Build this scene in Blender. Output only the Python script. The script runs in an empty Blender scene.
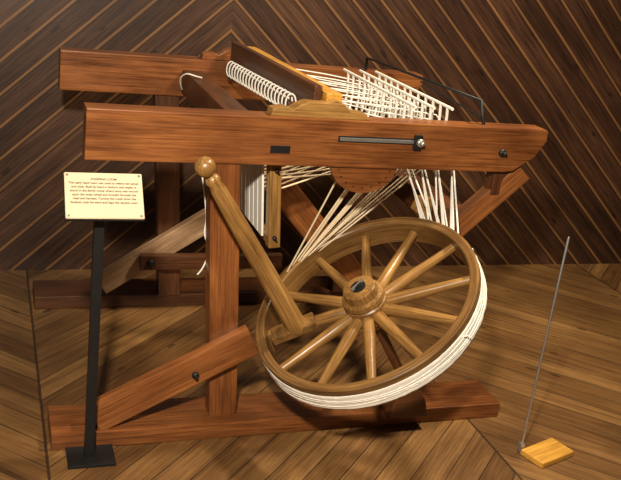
import bpy, bmesh, math, random
from mathutils import Vector, Matrix
random.seed(7)
sc=bpy.context.scene
try: sc.view_settings.view_transform='Standard'
except Exception: pass
def V(*a): return Vector(a)

# ---------------- materials ----------------
class NT:
    def __init__(s,name):
        s.m=bpy.data.materials.new(name); s.m.use_nodes=True
        s.n=s.m.node_tree; s.b=s.n.nodes['Principled BSDF']
    def node(s,t,**k):
        x=s.n.nodes.new(t)
        for a,b in k.items(): setattr(x,a,b)
        return x
    def put(s,sock,v):
        if hasattr(v,'is_output'): s.n.links.new(v,sock)
        else: sock.default_value=v
    def math(s,op,a,b=0.0,c=None):
        x=s.node('ShaderNodeMath',operation=op); s.put(x.inputs[0],a); s.put(x.inputs[1],b)
        if c is not None: s.put(x.inputs[2],c)
        return x.outputs[0]
    def comb(s,a,b,c):
        x=s.node('ShaderNodeCombineXYZ')
        for i,v in enumerate((a,b,c)): s.put(x.inputs[i],v)
        return x.outputs[0]
    def noise(s,vec,scale,detail=4,rough=.6,dist=0.0):
        x=s.node('ShaderNodeTexNoise'); s.put(x.inputs['Vector'],vec); x.inputs['Scale'].default_value=scale
        x.inputs['Detail'].default_value=detail; x.inputs['Roughness'].default_value=rough
        x.inputs['Distortion'].default_value=dist
        return x.outputs['Fac']
    def ramp(s,f,stops):
        x=s.node('ShaderNodeValToRGB'); s.put(x.inputs[0],f)
        e=x.color_ramp.elements
        while len(e)<len(stops): e.new(.5)
        for i,(p,c) in enumerate(stops): e[i].position=p; e[i].color=(*c,1)
        return x.outputs[0]
    def mix(s,f,a,b,mode='MIX'):
        x=s.node('ShaderNodeMix',data_type='RGBA',blend_type=mode)
        s.put(x.inputs[0],f)
        for i,v in ((6,a),(7,b)):
            s.put(x.inputs[i],v if hasattr(v,'is_output') else (*v,1))
        return x.outputs[2]
    def bump(s,h,st,d=.01):
        x=s.node('ShaderNodeBump'); x.inputs['Strength'].default_value=st; x.inputs['Distance'].default_value=d
        s.put(x.inputs['Height'],h); s.n.links.new(x.outputs[0],s.b.inputs['Normal'])
def wood(name,dark,mid,light,rough=.45,ring=False,scale=1.0):
    k=NT(name); tc=k.node('ShaderNodeTexCoord'); sp=k.node('ShaderNodeSeparateXYZ')
    k.put(sp.inputs[0],tc.outputs['Object']); x,y,z=sp.outputs
    oi=k.node('ShaderNodeObjectInfo'); r=k.math('MULTIPLY',oi.outputs['Random'],30.0)
    if ring:
        a=k.math('MULTIPLY',k.math('ARCTAN2',y,x),.45)
        rad=k.math('SQRT',k.math('ADD',k.math('MULTIPLY',x,x),k.math('MULTIPLY',y,y)))
        x,y=a,rad
    v=k.comb(k.math('ADD',k.math('MULTIPLY',x,1.6*scale),r),k.math('MULTIPLY',y,22*scale),k.math('MULTIPLY',z,22*scale))
    g=k.noise(v,1.0,5,.62,.6)
    v2=k.comb(k.math('ADD',k.math('MULTIPLY',x,5*scale),r),k.math('MULTIPLY',y,160*scale),k.math('MULTIPLY',z,160*scale))
    f=k.noise(v2,1.0,3,.6)
    v3=k.comb(k.math('ADD',k.math('MULTIPLY',x,3),r),k.math('MULTIPLY',y,6),k.math('MULTIPLY',z,6))
    l=k.noise(v3,1.0,4,.6)
    c=k.ramp(g,[(.3,dark),(.5,mid),(.72,light)])
    c=k.mix(.55,c,k.ramp(f,[(.3,tuple(.4*q for q in mid)),(.65,light)]),'MIX')
    c=k.mix(k.ramp(l,[(.35,(0,0,0)),(.65,(.8,.8,.8))]),c,k.mix(1.0,c,(.45,.39,.36),'MULTIPLY'))
    k.put(k.b.inputs['Base Color'],c)
    k.put(k.b.inputs['Roughness'],k.math('ADD',k.math('MULTIPLY',f,.25),rough-.12))
    k.bump(f,.3,.002)
    return k.m
def plain(name,col,rough=.5,metal=0.0,nscale=0,var=.3):
    k=NT(name); k.b.inputs['Roughness'].default_value=rough; k.b.inputs['Metallic'].default_value=metal
    tc=k.node('ShaderNodeTexCoord')
    n=k.noise(tc.outputs['Object'],nscale or 30,4)
    k.put(k.b.inputs['Base Color'],k.mix(n,tuple(c*(1+var) for c in col),tuple(c*(1-var) for c in col)))
    k.bump(n,.15,.002)
    return k.m
def planks(name,width,theta,seam,period,b_axis,dark,mid,light,rough,sgn=1,gapw=.03,edge=(.3,.14,.06),edge_glint_f=0.0):
    k=NT(name); tc=k.node('ShaderNodeTexCoord'); sp=k.node('ShaderNodeSeparateXYZ')
    k.put(sp.inputs[0],tc.outputs['Object']); x=sp.outputs[0]; b=sp.outputs[b_axis]
    a0=k.math('SUBTRACT',x,seam)
    if period: a=k.math('PINGPONG',k.math('ADD',a0,period*8),period); side=k.math('FLOOR',k.math('DIVIDE',a0,period))
    else: a=k.math('ABSOLUTE',a0); side=k.math('GREATER_THAN',a0,0.0)
    s,c=math.sin(theta)*sgn,math.cos(theta)
    w=k.math('ADD',k.math('MULTIPLY',a,s),k.math('MULTIPLY',b,c))
    l=k.math('SUBTRACT',k.math('MULTIPLY',a,c),k.math('MULTIPLY',b,s))
    q=k.math('DIVIDE',w,width); idn=k.math('FLOOR',q); fr=k.math('FRACT',q)
    wn=k.node('ShaderNodeTexWhiteNoise',noise_dimensions='2D')
    k.put(wn.inputs['Vector'],k.comb(idn,side,0.0)); rnd=wn.outputs['Value']
    vec=k.comb(k.math('MULTIPLY',l,1.5),k.math('MULTIPLY',w,28),k.math('ADD',k.math('MULTIPLY',rnd,37),side))
    g=k.noise(vec,1.0,5,.65,.8)
    vec2=k.comb(k.math('MULTIPLY',l,5),k.math('MULTIPLY',w,150),rnd)
    f=k.noise(vec2,1.0,3,.6)
    col=k.ramp(g,[(.3,dark),(.5,mid),(.74,light)])
    col=k.mix(.4,col,k.ramp(f,[(.35,dark),(.7,light)]))
    col=k.mix(k.math('MULTIPLY',rnd,.85),col,k.mix(1.0,col,(.42,.36,.32),'MULTIPLY'))
    bl=k.noise(tc.outputs['Object'],1.7,4,.55)
    col=k.mix(k.ramp(bl,[(.35,(0,0,0)),(.65,(.75,.75,.75))]),col,k.mix(1.0,col,(.42,.38,.36),'MULTIPLY'))
    vo=k.node('ShaderNodeTexVoronoi'); vo.inputs['Scale'].default_value=1.0
    k.put(vo.inputs['Vector'],k.comb(k.math('MULTIPLY',l,3.2),k.math('MULTIPLY',w,8.5),0.0))
    kn=k.math('LESS_THAN',vo.outputs['Distance'],.09)
    col=k.mix(k.math('MULTIPLY',kn,.7),col,tuple(.4*d for d in dark))
    if edge_glint_f:
        glint_mask=k.math('LESS_THAN',fr,.13)  # groove highlight painted into the base colour as a lighter stripe per board
        col=k.mix(k.math('MULTIPLY',k.math('MULTIPLY',glint_mask,edge_glint_f),k.math('ADD',g,.3)),col,edge)
    d=k.math('ABSOLUTE',k.math('SUBTRACT',fr,.5)); gap=k.math('GREATER_THAN',d,.5-gapw)
    if period:
        da=k.math('ABSOLUTE',k.math('SUBTRACT',a,period*.5)); gap2=k.math('GREATER_THAN',da,period*.5-.005)
        gap=k.math('MAXIMUM',gap,gap2)
    col=k.mix(k.math('MULTIPLY',gap,.8),col,(.015,.008,.005))
    k.put(k.b.inputs['Base Color'],col)
    k.put(k.b.inputs['Roughness'],k.math('ADD',k.math('MULTIPLY',f,.3),rough))
    h=k.math('SUBTRACT',k.math('MULTIPLY',f,.15),k.math('MULTIPLY',gap,1.0))
    k.bump(h,.7,.006)
    return k.m
M_rail=wood('rail_wood',(.065,.018,.006),(.205,.062,.017),(.40,.148,.040),.34)
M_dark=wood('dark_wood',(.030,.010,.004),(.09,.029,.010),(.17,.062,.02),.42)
M_gold=wood('golden_wood',(.10,.045,.012),(.29,.14,.038),(.52,.29,.085),.34)
M_pale=wood('pale_wood',(.25,.13,.065),(.48,.28,.15),(.64,.43,.25),.5)
M_orange=wood('orange_wood',(.45,.18,.02),(.75,.36,.05),(.9,.5,.10),.38)
M_rim=wood('rim_wood',(.065,.03,.009),(.18,.088,.026),(.32,.17,.053),.36,ring=True)
M_wall=planks('wall_planks',.115,math.radians(43),1.15,0,2,(.018,.007,.004),(.068,.027,.013),(.175,.08,.038),.30,edge=(.38,.18,.06),edge_glint_f=.5)
M_floor=planks('floor_planks',.105,math.radians(45),.2,1.65,1,(.12,.053,.017),(.31,.155,.048),(.50,.28,.10),.28,-1,.02)
M_yarn=plain('white_yarn',(.80,.77,.70),.9,0,60,.1)
M_rope=plain('hemp_rope',(.66,.53,.36),.9,0,90,.25)
M_black=plain('black_iron',(.012,.012,.013),.45,.3,25)
M_steel=plain('steel',(.45,.44,.42),.35,.8,20)
M_cream=plain('sign_card',(.60,.50,.34),.6,0,6,.05)
M_ink=plain('sign_ink',(.07,.04,.03),.7)

# ---------------- geometry helpers ----------------
def obj(name,me,mat,parent,mw=None,smooth=False):
    o=bpy.data.objects.new(name,me); sc.collection.objects.link(o)
    if mat: me.materials.append(mat)
    if parent: o.parent=parent
    if mw is not None: o.matrix_world=mw
    if smooth:
        for p in me.polygons: p.use_smooth=True
    return o
def empty(name):
    o=bpy.data.objects.new(name,None); sc.collection.objects.link(o); o.empty_display_size=.1; return o
def frame(p0,p1,up=V(0,0,1)):
    x=(p1-p0).normalized(); 
    if abs(x.dot(up))>.98: up=V(0,1,0)
    y=up.cross(x).normalized(); z=x.cross(y)
    m=Matrix((x,y,z)).transposed().to_4x4(); m.translation=p0; return m
def beam(name,p0,p1,w,h,mat,parent,up=V(0,0,1),bev=.005):
    p0,p1=Vector(p0),Vector(p1); L=(p1-p0).length
    bm=bmesh.new(); bmesh.ops.create_cube(bm,size=1)
    for v in bm.verts: v.co=V((v.co.x+.5)*L,v.co.y*w,v.co.z*h)
    if bev: bmesh.ops.bevel(bm,geom=bm.edges[:],offset=min(bev,w*.3,h*.3),segments=2,affect='EDGES',profile=.6)
    me=bpy.data.meshes.new(name); bm.to_mesh(me); bm.free()
    return obj(name,me,mat,parent,frame(p0,p1,up))
def plate(name,pts,y0,y1,mat,parent,bev=.004,mw=None):
    """polygon in XZ extruded along Y"""
    bm=bmesh.new(); vs=[bm.verts.new((x,y0,z)) for x,z in pts]
    f=bm.faces.new(vs); r=bmesh.ops.extrude_face_region(bm,geom=[f])
    for v in r['geom']:
        if isinstance(v,bmesh.types.BMVert): v.co.y=y1
    bmesh.ops.recalc_face_normals(bm,faces=bm.faces[:])
    if bev:
        es=[e for e in bm.edges if abs(e.verts[0].co.y-e.verts[1].co.y)<1e-6]
        bmesh.ops.bevel(bm,geom=es,offset=bev,segments=2,affect='EDGES',profile=.6)
    me=bpy.data.meshes.new(name); bm.to_mesh(me); bm.free()
    return obj(name,me,mat,parent,mw)
def lathe(name,prof,mat,parent,p0,p1,seg=24,up=V(0,0,1),smooth=True):
    p0,p1=Vector(p0),Vector(p1)
    vs=[];fs=[]
    for t,r in prof:
        for i in range(seg):
            a=2*math.pi*i/seg; vs.append((t,r*math.cos(a),r*math.sin(a)))
    for j in range(len(prof)-1):
        for i in range(seg):
            i2=(i+1)%seg; fs.append((j*seg+i,(j+1)*seg+i,(j+1)*seg+i2,j*seg+i2))
    fs.append(tuple(range(seg))); fs.append(tuple(reversed(range((len(prof)-1)*seg,len(prof)*seg))))
    me=bpy.data.meshes.new(name); me.from_pydata(vs,[],fs)
    bm=bmesh.new(); bm.from_mesh(me); bmesh.ops.recalc_face_normals(bm,faces=bm.faces[:])
    for e in bm.edges:
        if len(e.link_faces)==2 and e.calc_face_angle(0)>.8: e.smooth=False
    bm.to_mesh(me); bm.free()
    return obj(name,me,mat,parent,frame(p0,p1,up),smooth)
def ring(name,prof,mat,parent,mw,seg=96,wob=0):
    n=len(prof); vs=[];fs=[]
    for i in range(seg):
        a=2*math.pi*i/seg
        for k,(r,z) in enumerate(prof):
            rr=r+(random.uniform(-wob,wob) if wob else 0); zz=z+(random.uniform(-wob,wob) if wob else 0)
            vs.append((rr*math.cos(a),rr*math.sin(a),zz))
    for i in range(seg):
        i2=(i+1)%seg
        for k in range(n):
            k2=(k+1)%n; fs.append((i*n+k,i2*n+k,i2*n+k2,i*n+k2))
    me=bpy.data.meshes.new(name); me.from_pydata(vs,[],fs)
    bm=bmesh.new(); bm.from_mesh(me); bmesh.ops.recalc_face_normals(bm,faces=bm.faces[:])
    for e in bm.edges:
        if e.calc_face_angle(0)>.6: e.smooth=False
    bm.to_mesh(me); bm.free()
    return obj(name,me,mat,parent,mw,True)
def cords(name,lines,r,mat,parent,smooth=False):
    cu=bpy.data.curves.new(name,'CURVE'); cu.dimensions='3D'; cu.bevel_depth=r; cu.bevel_resolution=2; cu.use_fill_caps=True
    for ln in lines:
        s=cu.splines.new('NURBS' if smooth else 'POLY'); s.points.add(len(ln)-1)
        for p,q in zip(s.points,ln): p.co=(*q,1)
        if smooth: s.use_endpoint_u=True; s.order_u=3
    cu.materials.append(mat)
    o=bpy.data.objects.new(name,cu); sc.collection.objects.link(o)
    if parent: o.parent=parent
    return o
def sag(a,b,d,n=8):
    a,b=Vector(a),Vector(b)
    return [a.lerp(b,i/n)+V(0,0,-d*4*(i/n)*(1-i/n)) for i in range(n+1)]

# ---------------- room ----------------
def slab(name,lo,hi,mat):
    bm=bmesh.new(); bmesh.ops.create_cube(bm,size=1)
    for v in bm.verts: v.co=V(*[lo[i]+(v.co[i]+.5)*(hi[i]-lo[i]) for i in range(3)])
    me=bpy.data.meshes.new(name); bm.to_mesh(me); bm.free(); return obj(name,me,mat,None)
slab('floor',(-3,-4,-.1),(6.5,1.6,0),M_floor)
slab('wall_back',(-3,1.6,-.1),(6.5,1.7,3.2),M_wall)

# ---------------- loom ----------------
L=empty('antique_loom')
def railshape(y0,y1,name):
    x0,x1=.297,1.975; zt,zb=1.198,1.031
    pts=[(x0,zb),(x1-.15,zb),(x1-.115,zb+.004),(x1-.03,zb+.062),(x1+.008,zt-.045),(x1+.006,zt-.006),(x1-.004,zt),(x0,zt)]
    return plate(name,pts,y0,y1,M_rail,L,.004)
railshape(0,.085,'side_rail_near')
railshape(1.09,1.175,'side_rail_far')
for nm,y in (('near',.0),('far',1.1)):
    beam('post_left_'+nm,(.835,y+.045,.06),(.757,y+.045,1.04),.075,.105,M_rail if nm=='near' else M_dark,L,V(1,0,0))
    yy=-.04 if nm=='near' else 1.13
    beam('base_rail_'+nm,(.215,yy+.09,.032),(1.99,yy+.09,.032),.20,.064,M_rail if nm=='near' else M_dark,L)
beam('diagonal_brace_near',(.36,-.012,.10),(.91,-.012,.385),.05,.11,M_rail,L)
beam('diagonal_brace_far',(.50,1.08,.14),(1.0,1.08,.47),.05,.1,M_pale,L)
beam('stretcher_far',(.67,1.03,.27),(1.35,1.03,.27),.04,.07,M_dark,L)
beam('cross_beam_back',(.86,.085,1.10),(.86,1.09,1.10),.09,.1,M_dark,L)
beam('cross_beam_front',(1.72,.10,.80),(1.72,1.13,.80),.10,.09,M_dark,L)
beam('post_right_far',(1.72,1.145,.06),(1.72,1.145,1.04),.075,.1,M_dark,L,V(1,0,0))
beam('end_brace',(1.70,.09,.77),(1.93,.05,1.03),.07,.075,M_rail,L)
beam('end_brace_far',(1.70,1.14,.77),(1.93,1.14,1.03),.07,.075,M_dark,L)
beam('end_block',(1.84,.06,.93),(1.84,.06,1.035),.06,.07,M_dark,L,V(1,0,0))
beam('inner_brace',(1.02,.6,.92),(1.60,.6,.30),.05,.12,M_rail,L)
plate('scroll_bracket',[(1.60,.80),(1.62,.85),(1.66,.855),(1.68,.83),(1.72,.835),(1.78,.80),(1.84,.80),(1.83,.74),(1.77,.735),(1.73,.69),(1.68,.70),(1.66,.75)],.22,.27,M_gold,L,.004)
pts=[]
for i in range(25):
    a=math.pi+math.pi*i/24
    pts.append((1.265+.125*math.cos(a),1.035+.10*math.sin(a)))
plate('crescent_plate',pts,.012,.04,M_rail,L,.003)
for i in range(9):
    a=math.pi+math.pi*(i+.5)/9
    p=V(1.265+.10*math.cos(a),.012,1.033+.078*math.sin(a))
    lathe('peg_hole_%d'%i,[(0,.003),(.003,.002)],M_black,L,p,p+V(0,-1,0),10)
beam('mortise',(.905,-.0005,1.088),(.975,-.0005,1.088),.004,.026,M_black,L,bev=.001)
beam('slot',(1.145,-.0005,1.133),(1.46,-.0005,1.133),.004,.022,M_black,L,bev=.001)
beam('slide_bar',(1.15,-.004,1.133),(1.44,-.004,1.133),.006,.012,M_steel,L,bev=.001)
def bolt(nm,p,r=.018,m=M_black):
    p=Vector(p)
    lathe(nm,[(0,r),(.008,r),(.012,r*.8),(.013,r*.5),(.026,r*.45),(.028,r*.3)],m,L,p,p+V(0,-1,0),16)
beam('slide_clamp',(1.445,-.008,1.105),(1.445,-.008,1.16),.014,.03,M_black,L,V(1,0,0),.003)
bolt('slide_nut',(1.452,-.012,1.133),.015,M_steel)
bolt('rail_bolt',(1.80,0,1.105),.015)
bolt('brace_bolt',(.705,-.037,.262),.013)
bolt('stretcher_bolt',(.715,1.01,.27),.018)
for nm,y in (('near',.015),('far',1.10)):
    c=[(.90,1.198),(.905,1.222),(.95,1.23),(.975,1.222),(1.0,1.24),(1.03,1.252),(1.10,1.252),(1.13,1.262),(1.16,1.25),(1.185,1.225),(1.245,1.22),(1.26,1.198)]
    plate('cradle_'+nm,c,y,y+.06,M_gold if nm=='near' else M_rail,L,.004)
b0,b1=V(1.012,1.06,1.245),V(1.052,.05,1.255)
beam('batten_back_board',b0+V(.018,0,.005),b1+V(.018,0,.005),.03,.085,M_dark,L)
beam('batten_top_board',b0+V(.085,0,.016),b1+V(.08,0,.008),.06,.03,M_orange,L)
beam('batten_bottom_bar',b0+V(-.03,-.1,-.05),b1+V(-.03,.13,-.05),.022,.022,M_dark,L)
loops=[]
N=20
for i in range(N):
    c=(b0+V(-.018,-.15,-.052)).lerp(b1+V(-.022,.13,-.045),i/(N-1))
    lp=[]
    for j in range(13):
        a=2*math.pi*j/12
        lp.append(c+V(-.008+.018*math.cos(a),.012*math.sin(a*.5),.034*math.sin(a)))
    loops.append(lp)
cords('heddle_loops',loops,.0032,M_yarn,L,True)
w=[]
for i in range(13):
    y=.16+.84*i/12
    w.append([V(1.11,y,1.225),V(1.40,y*.9+.05,1.17+.035*(i%2)),V(1.64,y*.82+.07,1.15+.03*(i%2)),V(1.74,y*.8+.07,1.08)])
cords('warp_threads_upper',w,.0028,M_yarn,L)
hl=[]; bars=[]
for k in range(3):
    x=1.47+.075*k
    for i in range(11):
        y=.13+.66*i/10+random.uniform(-.008,.008)
        hl.append([V(x,y,1.09),V(x+.006,y+.004,1.15),V(x-.002,y,1.235)])
    bars.append([V(x,.10,1.237),V(x,.84,1.237)])
    bars.append([V(x,.10,1.09),V(x,.84,1.09)])
cords('harness_heddles',hl,.0055,M_yarn,L)
cords('harness_bars',bars,.006,M_yarn,L)
cords('iron_bridge',[[V(1.73,.045,1.19),V(1.70,.045,1.285),V(1.69,1.12,1.255),V(1.69,1.12,1.19)]],.007,M_black,L)
cords('iron_bridge_stay',[[V(1.72,.06,1.22),V(1.70,.55,1.255)]],.004,M_black,L)
beam('reed_stile_near',(.955,.10,1.03),(.985,.10,.70),.045,.045,M_gold,L,V(1,0,0))
beam('reed_stile_far',(.955,.52,1.03),(.985,.52,.70),.045,.03,M_gold,L,V(1,0,0))
beam('reed_bottom',(.983,.10,.715),(.983,.52,.715),.03,.03,M_gold,L)
beam('reed_top',(.955,.10,1.015),(.955,.52,1.015),.03,.03,M_gold,L)
for i in range(6):
    y=.15+.058*i
    beam('reed_slat_%d'%i,(.925,y,1.0),(.95,y+.0,.73),.050,.008,M_yarn,L,V(1,0,0),.001)
bolt('reed_bolt_a',(.962,.078,.99),.008); bolt('reed_bolt_b',(.98,.078,.74),.008)
w=[]
for i in range(12):
    y=.14+.3*(i%6)/5; z=.945-.05*(i//6)
    w.append(sag((.97,y,z-.012*(i%6)),(1.36,y+.1,.955+.008*i),.004))
cords('warp_threads_lower',w,.0035,M_rope,L)
cords('loose_cord_upper',[[V(.80,1.0,1.08),V(.77,.95,1.13),V(.79,.9,1.17),V(.83,.88,1.16),V(.85,.86,1.16)]],.003,M_yarn,L,True)
cords('loose_cord_lower',[[V(.70,.12,.99),V(.735,.10,.82),V(.72,.08,.75),V(.75,.085,.70),V(.73,.08,.62),V(.71,.08,.60)]],.003,M_yarn,L,True)

# ---------------- great wheel of the loom ----------------
W=empty('spoked_wheel'); W.parent=L
n=V(-.55,-.148,.824).normalized(); c=V(1.290,-.12,.560)
wx=(V(1,0,0)-n*n.x).normalized(); wy=n.cross(wx)
MW=Matrix((wx,wy,n)).transposed().to_4x4(); MW.translation=c
def wp(a,r,z): return c+wx*(r*math.cos(a))+wy*(r*math.sin(a))+n*z
R=.412
ring('rim',[(R-.026,-.06),(R,-.06),(R,.034),(R-.004,.038),(R-.022,.038),(R-.026,.034)],M_rim,W,MW)
ring('rim_hoop',[(R-.002,.010),(R+.009,.012),(R+.009,.036),(R+.006,.039),(R-.002,.039)],M_rim,W,MW)
ring('rim_lower_hoop',[(R-.002,-.062),(R+.009,-.060),(R+.009,-.053),(R-.002,-.051)],M_rim,W,MW)
yp=[(R-.001,-.053)]+[(R+.012+.0012*math.sin(i*2.6),-.052+.063*i/9) for i in range(10)]+[(R-.001,.012)]
ring('yarn_band',yp,M_yarn,W,MW,180,.0008)
st=[]
for k in range(3):
    z0=-.036+.013*k; ln=[]
    for i in range(97):
        a=2*math.pi*i/96
        ln.append(wp(a,R+.0122,z0+.004*math.sin(a*3+k*2)))
    st.append(ln)
cords('yarn_strands',st,.0018,M_yarn,W)
tie=[]
for a0,zz in ((12,-.02),(2,-.03),(-60,-.0)):
    a=math.radians(a0)
    tie.append([wp(a,R+.012,zz),wp(a+.02,R+.026,zz+.006),wp(a+.03,R+.024,zz-.008),wp(a+.04,R+.028,zz-.014)])
cords('yarn_ends',tie,.0025,M_yarn,W,True)
hub=[(-.085,.0),(-.085,.054),(-.06,.064),(-.05,.076),(.022,.080),(.028,.074),(.034,.080),(.05,.077),(.056,.064),(.085,.060),(.09,.052),(.09,.0)]
lathe('hub',hub,M_gold,W,c,c+n,32)
lathe('hub_iron_boss',[(.085,.028),(.093,.028),(.094,.018),(.104,.016),(.105,.0)],M_black,W,c,c+n,20)
beam('axle_key',wp(.4,-.03,.100),wp(.4,.03,.100),.010,.010,M_steel,W,n,.002)
NS=12
for i in range(NS):
    a=2*math.pi*(i+.35)/NS
    s=R-.02-.06
    prof=[(0,.018),(.06*s,.023),(.3*s,.022),(.6*s,.0185),(.85*s,.016),(s+.004,.017)]
    lathe('spoke_%d'%i,prof,M_gold,W,wp(a,.058,-.012),wp(a,R,-.018),14,n)
lathe('axle',[(0,.018),(.43,.018)],M_dark,W,c-n*.06,c-n*.5,16)
e=c-n*.48
plate('bearing_block',[(e.x-.09,.06),(e.x+.08,.06),(e.x+.06,.13),(e.x+.02,.19),(e.x-.03,.19),(e.x-.07,.14)],e.y-.05,e.y+.06,M_dark,W,.005)
P=V(1.161*.925+.012,-2.83+3.012*.925,1.82-1.526*.925)
d=P-c; d=d-n*d.dot(n); hb=c+d
rad=d.normalized()
beam('crank_block',hb-rad*.07+n*.018,hb+rad*.10+n*.018,.065,.035,M_rim,W,n,.006)
HL=.78
prof=[(.015,.037),(.03,.039),(.05,.037),(.3,.034),(.55,.030),(HL-.10,.026),(HL-.075,.021),(HL-.06,.026),(HL-.045,.020)]
for i in range(9):
    a=math.pi*(1-i/8)*.92
    prof.append((HL-.006+.034*math.cos(a),max(.001,.034*math.sin(a)) if i<8 else .001))
lathe('crank_handle',prof,M_gold,W,hb,hb+n,24)

ra=[]
for i in range(15):
    f=i/14
    top=V(1.26+.44*f,.18+.04*(i%3)+.06*f,1.0+.02*(i%3))
    a=math.radians(126-2.0*(i%5)-5*f)
    ra.append(sag(top,wp(a,R+.012,.0+.004*(i%3)),.003))
cords('warp_fan_left',ra,.0036,M_rope,L)
rb=[]
for i in range(16):
    top=V(1.46+.017*i,.12+.03*(i%4),1.035)
    a=math.radians(34-1.5*i+3*(i%3))
    rb.append(sag(top,wp(a,R+.012,-.0-.005*(i%5)),-.003))
cords('warp_fan_right',rb,.0036,M_yarn,L)

# ---------------- sign ----------------
S=empty('information_sign')
sx,sy=.338,-.10
beam('post',(sx,sy,.012),(sx,sy,.895),.032,.032,M_black,S,V(0,1,0),.002)
beam('base_plate',(sx-.075,sy-.01,.006),(sx+.085,sy-.01,.006),.12,.012,M_black,S,bev=.003)
pc=V(sx+.008,sy-.035,.955)
nm=V(0,-.72,.694); upv=V(0,.694,.72); rt=V(1,0,0)
pm=Matrix((rt,upv,nm)).transposed().to_4x4(); pm.translation=pc
def pbox(name,w,h,t,z,mat,ox=0,oy=0,bev=.002):
    bm=bmesh.new(); bmesh.ops.create_cube(bm,size=1)
    for v in bm.verts: v.co=V(v.co.x*w+ox,v.co.y*h+oy,v.co.z*t+z)
    if bev: bmesh.ops.bevel(bm,geom=bm.edges[:],offset=bev,segments=2,affect='EDGES')
    me=bpy.data.meshes.new(name); bm.to_mesh(me); bm.free(); return obj(name,me,mat,S,pm)
pbox('backing',.240,.160,.012,-.006,M_black); pbox('card',.236,.156,.006,.003,M_cream)
txt=["WARPING LOOM","This early hand loom was used to weave rag carpet","and cloth. Built by hand in hickory and maple, it","stood in the family home where warp was wound","upon the great wheel and brought through the","reed and harness. Turning the crank drew the","finished cloth forward and kept the tension even."]
cu=bpy.data.curves.new('text','FONT'); cu.body="\n".join(txt); cu.size=.0102; cu.space_line=1.3; cu.align_x='CENTER'; cu.offset=.0002
cu.materials.append(M_ink); t=bpy.data.objects.new('text',cu); sc.collection.objects.link(t); t.parent=S
t.matrix_world=pm@Matrix.Translation((0,.052,.0068))
for i,(a,b) in enumerate(((-1,-1),(1,-1),(-1,1),(1,1))):
    pbox('screw_%d'%i,.007,.007,.003,.007,M_steel,a*.109,b*.069,.001)

# ---------------- barrier ----------------
B=empty('barrier_post')
lathe('rod',[(0,.0045),(.86,.0045),(.865,.003)],M_steel,B,(1.946,-.30,.02),(1.946,-.30,1.2),12)
beam('foot_board',(1.950,-.37,.012),(2.13,-.31,.012),.11,.024,M_orange,B)
beam('foot_socket',(1.946,-.30,.0),(1.946,-.30,.04),.02,.02,M_steel,B,V(1,0,0))

# ---------------- light ----------------
def area(name,loc,tgt,size,e,col):
    l=bpy.data.lights.new(name,'AREA'); l.size=size; l.energy=e; l.color=col
    o=bpy.data.objects.new(name,l); sc.collection.objects.link(o); o.location=loc
    o.rotation_euler=(Vector(tgt)-Vector(loc)).to_track_quat('-Z','Y').to_euler(); return o
area('key_light',(-.15,-2.5,2.45),(1.2,.1,.6),.14,150,(1,.88,.70))
area('ceiling_light',(2.2,-.1,3.1),(1.5,.4,.4),.3,90,(1,.83,.6))
w=bpy.data.worlds.new('world'); sc.world=w; w.use_nodes=True
w.node_tree.nodes['Background'].inputs[0].default_value=(1,.87,.72,1); w.node_tree.nodes['Background'].inputs[1].default_value=.04

# ---------------- camera ----------------
cd=bpy.data.cameras.new('camera'); cam=bpy.data.objects.new('camera',cd); sc.collection.objects.link(cam)
X=V(.9407,-.3180,.1187); F=V(.3394,.8810,-.3297).normalized(); X=(X-F*X.dot(F)).normalized(); U=X.cross(F)
m=Matrix((X,U,-F)).transposed().to_4x4(); m.translation=V(0,-2.83,1.82); cam.matrix_world=m
cd.sensor_width=36; cd.lens=903/621*36; cd.clip_start=.05
sc.camera=cam
